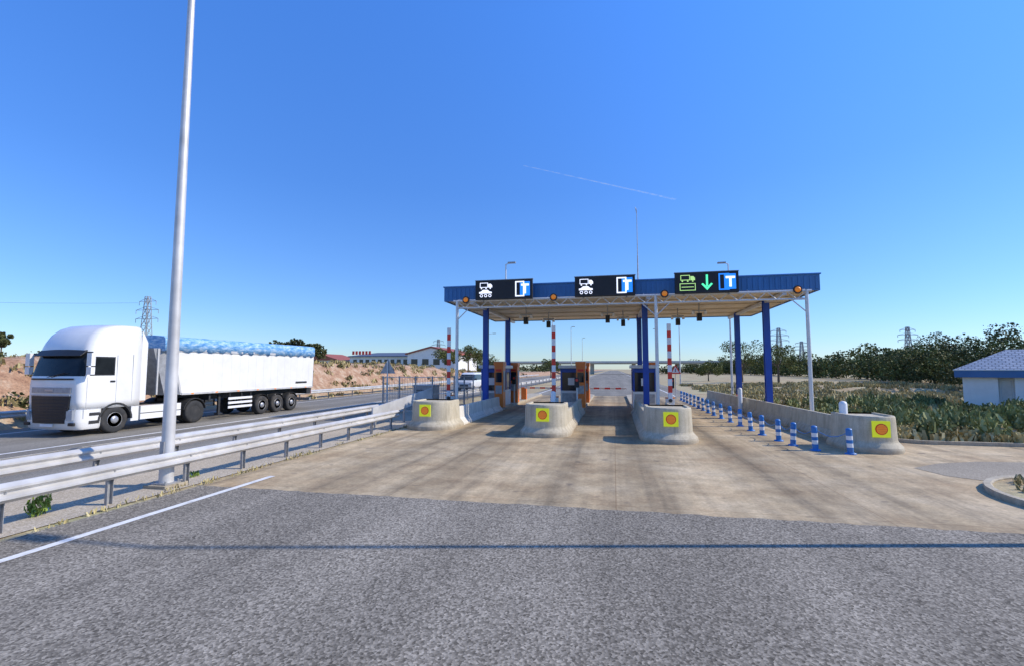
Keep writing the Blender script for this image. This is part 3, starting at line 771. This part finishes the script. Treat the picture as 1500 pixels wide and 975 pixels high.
def truck(ox,oy):
    e=empty("articulated_truck",(ox,oy,0))
    b=MB()
    lv=[(1.0,.05,1.25,.2),(1.3,.02,1.25,.2),(1.9,.0,1.25,.22),(2.18,.02,1.25,.24),(2.24,.04,1.245,.24),(3.16,.27,1.235,.28),(3.24,.27,1.235,.28),(3.5,.36,1.225,.3),(3.8,.52,1.2,.32),(4.05,.78,1.17,.34),(4.2,1.1,1.12,.36),(4.26,1.45,1.02,.4)]
    rings=[rring(z,yf,2.35,hw,r) for z,yf,hw,r in lv]
    n=len(rings[0]); vs=[p for q in rings for p in q]; body=[]; gl=[]
    for i in range(len(rings)-1):
        for j in range(n):
            k=(j+1)%n; f=(i*n+j,i*n+k,(i+1)*n+k,(i+1)*n+j)
            (gl if (i==4 and 6<=j<=24-1) else body).append(f)
    body.append(tuple(range((len(rings)-1)*n,len(rings)*n))); body.append(tuple(reversed(range(n))))
    b.add(vs,body,'white',True); b.add(vs,gl,'screen',True)
    b.make("cab",e)
    b=MB(); rg=[rring(z,yf,.84,hw,r,.06) for z,yf,hw,r in [(.26,.1,1.2,.2),(.34,.03,1.24,.22),(.6,-.02,1.255,.24),(.999,.0,1.255,.24)]]
    b.loft(rg,'white',True); b.make("bumper",e)
    b=MB(); 
    def fy(x): return -.07*math.cos(x/1.0*math.pi/2) if abs(x)<1 else 0
    def curved(x0,x1,z0,z1,off,m,th=.03,n=8,xt0=None,xt1=None):
        xt0=x0 if xt0 is None else xt0; xt1=x1 if xt1 is None else xt1
        rr=[]
        for i in range(n+1):
            t=i/n; xb=x0+(x1-x0)*t; xt=xt0+(xt1-xt0)*t
            rr.append([(xb,fy(xb)-off,z0),(xb,fy(xb)-off+th,z0),(xt,fy(xt)-off+th,z1),(xt,fy(xt)-off,z1)])
        b.loft(rr,m)
    curved(-.74,.74,.5,1.02,.035,'black',.05,xt0=-.86,xt1=.86)
    curved(-.86,.86,1.021,1.5,.035,'black',.05,xt0=-.92,xt1=.92)
    curved(-.92,.92,1.62,1.82,.03,'galvd',.05,xt0=-.94,xt1=.94)
    for k in range(3): curved(-.84,.84,1.1+k*.13,1.118+k*.13,.05,'dark')
    for k in range(4): curved(-.7,.7,.58+k*.11,.595+k*.11,.055,'dark')
    curved(-.92,.92,1.505,1.545,.05,'rim'); curved(-.2,.2,1.68,1.76,.045,'rim')
    curved(-.3,.3,.38,.48,.06,'bolw',.02)
    curved(-1.0,1.0,2.1,2.16,.03,'black')
    for s in (-1,1):
        b.beam((s*.1-.1,-.06,2.2),(s*.1+.62,.0,2.36),.02,'black')
    rr=[]
    for i in range(9):
        x=-1.12+2.24*i/8; yy=.1-.14*math.cos(x/1.15*math.pi/2)
        rr.append([(x,yy-.02,3.0),(x,yy+.0,2.98),(x,yy+.28,3.2),(x,yy+.24,3.24)])
    b.loft(rr,'black')
    for s in (-1,1):
        b.loft([[(s*.88,-.1,.62),(s*.88,-.02,.62),(s*.88,-.02,.92),(s*.88,-.1,.96)],[(s*1.08,-.045,.62),(s*1.08,.05,.62),(s*1.08,.05,.95),(s*1.08,-.045,1.0)],[(s*1.265,.22,.66),(s*1.2,.22,.66),(s*1.2,.22,.98),(s*1.268,.22,1.06)]],'lampglass')
        b.box(s*1.05-.12,s*1.05+.12,-.06,.02,.42,.53,'black')
    b.make("grille_and_lights",e,.006)
    b=MB()
    for s in (-1,1):
        X=s*1.25
        def panel(poly,off,m,th=.012):
            b.prism(poly,'x',X+s*(off-th),X+s*off,m)
        panel([(.36,2.26),(.52,2.98),(1.28,2.98),(1.28,2.26)],.006,'black',.03); panel([(.44,2.31),(.57,2.93),(1.23,2.93),(1.23,2.31)],.012,'screen')
        for (y0,y1,z0,z1) in ((.28,.295,1.05,2.2),(1.36,1.375,1.05,3.05),(.295,1.36,1.06,1.075),(2.0,2.015,1.2,3.1)): panel([(y0,z0),(y1,z0),(y1,z1),(y0,z1)],.004,'galvd')
        b.box(min(X,X+s*.03),max(X,X+s*.03),1.12,1.3,2.0,2.06,'black')
        rr=[]
        for i in range(15):
            a=math.pi*i/14; c,sn=math.cos(a),math.sin(a)
            rr.append([(s*.9,1.4+.6*c,.52+.6*sn),(s*1.28,1.4+.6*c,.52+.6*sn),(s*1.28,1.4+.67*c,.52+.67*sn),(s*.9,1.4+.67*c,.52+.67*sn)])
        b.loft(rr,'dark')
        b.box(min(s*1.0,s*1.25),max(s*1.0,s*1.25),2.02,2.34,.4,.995,'white')
        for z in (.45,.75): b.box(min(s*1.1,s*1.262),max(s*1.1,s*1.262),.42,.8,z,z+.12,'dark')
        b.cyl((s*1.2,.32,3.05),(s*1.5,.22,3.08),.025,'black',seg=8); b.cyl((s*1.2,.3,2.35),(s*1.5,.22,2.35),.025,'black',seg=8)
        b.box(min(s*1.38,s*1.6),max(s*1.38,s*1.6),.12,.27,2.62,3.1,'white'); b.box(min(s*1.38,s*1.6),max(s*1.38,s*1.6),.12,.27,2.3,2.58,'white')
        b.box(min(s*1.4,s*1.58),max(s*1.4,s*1.58),.271,.28,2.34,3.06,'glass')
        b.box(min(s*.75,s*1.22),max(s*.75,s*1.22),2.45,4.35,.42,.98,'white'); b.box(min(s*1.221,s*1.23),max(s*1.221,s*1.23),2.45,4.35,.66,.69,'dark')
        rr=[]
        for i in range(13):
            a=math.pi*(.06+.88*i/12); c,sn=math.cos(a),math.sin(a)
            rr.append([(s*.62,5.1+.6*c,.52+.6*sn),(s*1.24,5.1+.6*c,.52+.6*sn),(s*1.24,5.1+.63*c,.52+.63*sn),(s*.62,5.1+.63*c,.52+.63*sn)])
        b.loft(rr,'dark')
        b.box(min(s*.38,s*.46),max(s*.38,s*.46),.9,6.0,.75,1.0,'dark')
        b.prism([(2.36,1.2),(2.62,1.2),(2.62,3.6),(2.36,4.1)],'x',min(s*1.2,s*1.23),max(s*1.2,s*1.23),'white')
    b.box(-.5,.5,4.6,5.6,1.001,1.16,'dark'); b.box(-1.0,1.0,2.36,2.5,1.0,1.5,'dark')
    b.box(-.6,.6,5.99,6.05,.5,1.0,'dark')
    b.make("side_fittings",e,.008)
    b=MB()
    for s in (-1,1): wheel(b,s*1.09,1.4,.52,s); wheel(b,s*1.1,5.1,.52,s,.3,True); wheel(b,s*.76,5.1,.52,s,.28,True)
    b.cyl((-1,1.4,.52),(1,1.4,.52),.08,'dark'); b.cyl((-1,5.1,.52),(1,5.1,.52),.12,'dark'); b.make("tractor_wheels",e)
    b=MB(); hw=1.25
    side=[(4.25,1.35),(14.0,1.35),(14.08,3.4),(3.75,3.4)]
    b.prism(side,'x',-hw,hw,'whitemat')
    b.prism([(2.98,3.399),(3.74,3.399),(4.24,1.36),(3.6,1.36)],'x',-1.1,1.1,'galvd')
    for s in (-1,1):
        b.box(min(s*1.251,s*1.29),max(s*1.251,s*1.29),3.7,14.05,3.3,3.42,'galv'); b.box(min(s*1.251,s*1.28),max(s*1.251,s*1.28),4.3,14.0,1.33,1.42,'galv')
        b.prism([(3.72,3.3),(3.8,3.3),(4.3,1.42),(4.2,1.42)],'x',min(s*1.251,s*1.285),max(s*1.251,s*1.285),'galv')
        for k in range(1,17): 
            y=4.3+k*.58; b.box(min(s*1.2505,s*1.2535),max(s*1.2505,s*1.2535),y-.02,y+.02,1.43,3.29,'whitemat')
        b.box(min(s*1.11,s*1.16),max(s*1.11,s*1.16),3.15,3.22,1.4,3.4,'galv')
        b.box(min(s*1.2545,s*1.258),max(s*1.2545,s*1.258),12.3,13.4,1.62,1.74,'dark')
        for k in range(7): b.box(min(s*1.281,s*1.284),max(s*1.281,s*1.284),4.8+k*1.4,4.95+k*1.4,1.35,1.4,'amber')
    b.box(-1.2,1.2,14.081,14.14,1.4,3.35,'galvd')
    b.make("trailer_body",e,.01)
    b=MB(); rr=[]; r2=random.Random(3); N=60
    for i in range(N+1):
        y=3.35+(14.1-3.35)*i/N; hem=3.3+.05*math.sin(i*1.7)+r2.uniform(-.03,.03); tz=3.95+.012*math.sin(i*.9)+r2.uniform(-.008,.008)
        w=1.295+r2.uniform(-.008,.008)
        rr.append([(-w,y,hem),(-w+.005,y,tz-.12),(-w+.1,y,tz-.02),(-.5,y,tz+.04),(.5,y,tz+.04),(w-.1,y,tz-.02),(w-.005,y,tz-.12),(w,y,hem)])
    b.loft(rr,'tarp',True); b.make("tarpaulin",e)
    b=MB()
    for s in (-1,1):
        b.box(min(s*.4,s*.5),max(s*.4,s*.5),4.6,13.9,1.0,1.34,'dark')
        b.box(min(s*.9,s*1.0),max(s*.9,s*1.0),6.7,6.82,.3,1.3,'dark'); b.box(min(s*.82,s*1.08),max(s*.82,s*1.08),6.62,6.9,.22,.3,'dark')
        for z in (.5,.72,.94): b.box(min(s*1.19,s*1.22),max(s*1.19,s*1.22),7.1,8.75,z,z+.12,'bolw')
        for y in (7.2,8.0,8.65): b.box(min(s*1.13,s*1.188),max(s*1.13,s*1.188),y,y+.06,.5,1.3,'dark')
        for y in (9.5,10.75,12.0):
            rr=[]
            for i in range(9):
                a=math.pi*(.15+.7*i/8); c,sn=math.cos(a),math.sin(a)
                rr.append([(s*.85,y+.6*c,.5+.6*sn),(s*1.24,y+.6*c,.5+.6*sn),(s*1.24,y+.62*c,.5+.62*sn),(s*.85,y+.62*c,.5+.62*sn)])
            b.loft(rr,'dark')
    b.box(-1.2,1.2,13.8,13.95,.5,.68,'galvd'); b.box(-1.2,1.2,13.5,13.95,.95,1.3,'dark')
    for s in (-1,1): b.box(s*1.0-.18,s*1.0+.18,13.96,14.0,.95,1.12,'red')
    b.box(-1.1,1.1,6.0,6.1,1.0,1.3,'dark')
    b.make("trailer_chassis",e,.006)
    b=MB()
    for y in (9.5,10.75,12.0):
        for s in (-1,1): wheel(b,s*1.08,y,.51,s,.36)
        b.cyl((-1,y,.51),(1,y,.51),.09,'dark')
    b.make("trailer_wheels",e)
truck(-20.55,14.0)

def van(ox,oy):
    e=empty("white_van",(ox,oy,0)); b=MB()
    lv=[(.35,.1,.88,.2),(.6,0,.95,.25),(1.0,.02,.95,.25),(1.15,.25,.94,.25),(1.25,.7,.92,.25),(1.9,1.35,.82,.25),(2.05,1.6,.78,.3),(2.1,2.0,.7,.35)]
    rings=[rring(z,yf,4.8,hw,r,.06) for z,yf,hw,r in lv]; n=len(rings[0]); vs=[p for q in rings for p in q]; bd=[];gl=[]
    for i in range(len(rings)-1):
        for j in range(n):
            k=(j+1)%n; f=(i*n+j,i*n+k,(i+1)*n+k,(i+1)*n+j); (gl if i==4 and 2<=j<=28 else bd).append(f)
    bd.append(tuple(range((len(rings)-1)*n,len(rings)*n))); bd.append(tuple(reversed(range(n))))
    b.add(vs,bd,'white',True); b.add(vs,gl,'glass',True); b.make("body",e)
    b=MB(); b.box(-.5,.5,-.07,-.02,.55,.8,'black'); b.box(-.9,.9,-.02,.1,.3,.45,'black')
    for s in (-1,1):
        b.box(s*.72-.15,s*.72+.15,-.04,.1,.72,.95,'lampglass'); b.box(s*1.05-.1,s*1.05+.1,1.1,1.2,1.25,1.45,'black')
        for y in (.95,3.8): wheel(b,s*.84,y,.33,s,.22)
    b.make("trim",e,.01)
van(-16.6,52)

# ------------------------------------------------------------------ contrail
def wisp_mat():
    m,nt,b=newmat("ice_cloud"); v=coords(nt,(.004,.004,.004))
    f=ramp(nt,noise(nt,v,6,4,.7),[(.35,.02),(.75,.3)])
    b.inputs["Base Color"].default_value=(.9,.9,.9,1); b.inputs["Roughness"].default_value=1
    b.inputs["Emission Color"].default_value=(.8,.88,1,1); b.inputs["Emission Strength"].default_value=.6
    L(nt,f,b.inputs["Alpha"]); return m
M['wisp']=wisp_mat()
b=MB(); a=Vector((-420,2249,1000)); c=Vector((372,2900,1000)); d=(c-a).normalized(); nn=Vector((-d.y,d.x,0)); rr=[]
for i in range(21):
    t=i/20; p=a+(c-a)*t; w=4+6*t; rr.append([tuple(p-nn*w),tuple(p+nn*w)])
b.loft(rr,'wisp',False,False,False); b.make("contrail",recalc=False)

# ------------------------------------------------------------------ light, sky, camera
EL=math.radians(37); AZ=math.atan2(.977,.214)
S=Vector((math.cos(EL)*math.sin(AZ),math.cos(EL)*math.cos(AZ),math.sin(EL)))
ld=bpy.data.lights.new("sun","SUN"); ld.energy=4.5; ld.angle=math.radians(.5); ld.color=(1,.92,.79)
lo=bpy.data.objects.new("sun",ld); sc.collection.objects.link(lo); lo.rotation_euler=(-S).to_track_quat('-Z','Y').to_euler(); lo.location=(30,10,40)
w=bpy.data.worlds.new("World"); sc.world=w; w.use_nodes=True; nt=w.node_tree; bg=nt.nodes["Background"]
sk=nt.nodes.new("ShaderNodeTexSky"); sk.sky_type='NISHITA'; sk.sun_disc=False; sk.sun_elevation=EL; sk.sun_rotation=AZ
sk.air_density=1.0; sk.dust_density=.3; sk.ozone_density=3.0; sk.altitude=900
tc=nt.nodes.new("ShaderNodeTexCoord"); sp=nt.nodes.new("ShaderNodeSeparateXYZ"); L(nt,tc.outputs["Generated"],sp.inputs[0])
gr=ramp(nt,sp.outputs[2],[(0,(.29,.34,.42)),(.12,(.27,.37,.51)),(.35,(.25,.43,.68)),(.62,(.29,.57,.95)),(1,(.3,.5,.72))])
c=mix(nt,1,sk.outputs[0],gr,"MULTIPLY")
L(nt,c,bg.inputs[0]); bg.inputs[1].default_value=.345

cd=bpy.data.cameras.new("camera"); cd.sensor_width=36; cd.lens=16.8; cd.clip_end=9000; cd.clip_start=.1
co=bpy.data.objects.new("camera",cd); sc.collection.objects.link(co); co.location=(0,0,2.5)
co.rotation_euler=(math.radians(94.29),0,math.radians(12)); sc.camera=co
sc.view_settings.view_transform='Standard'; sc.view_settings.look='None'; sc.view_settings.exposure=0
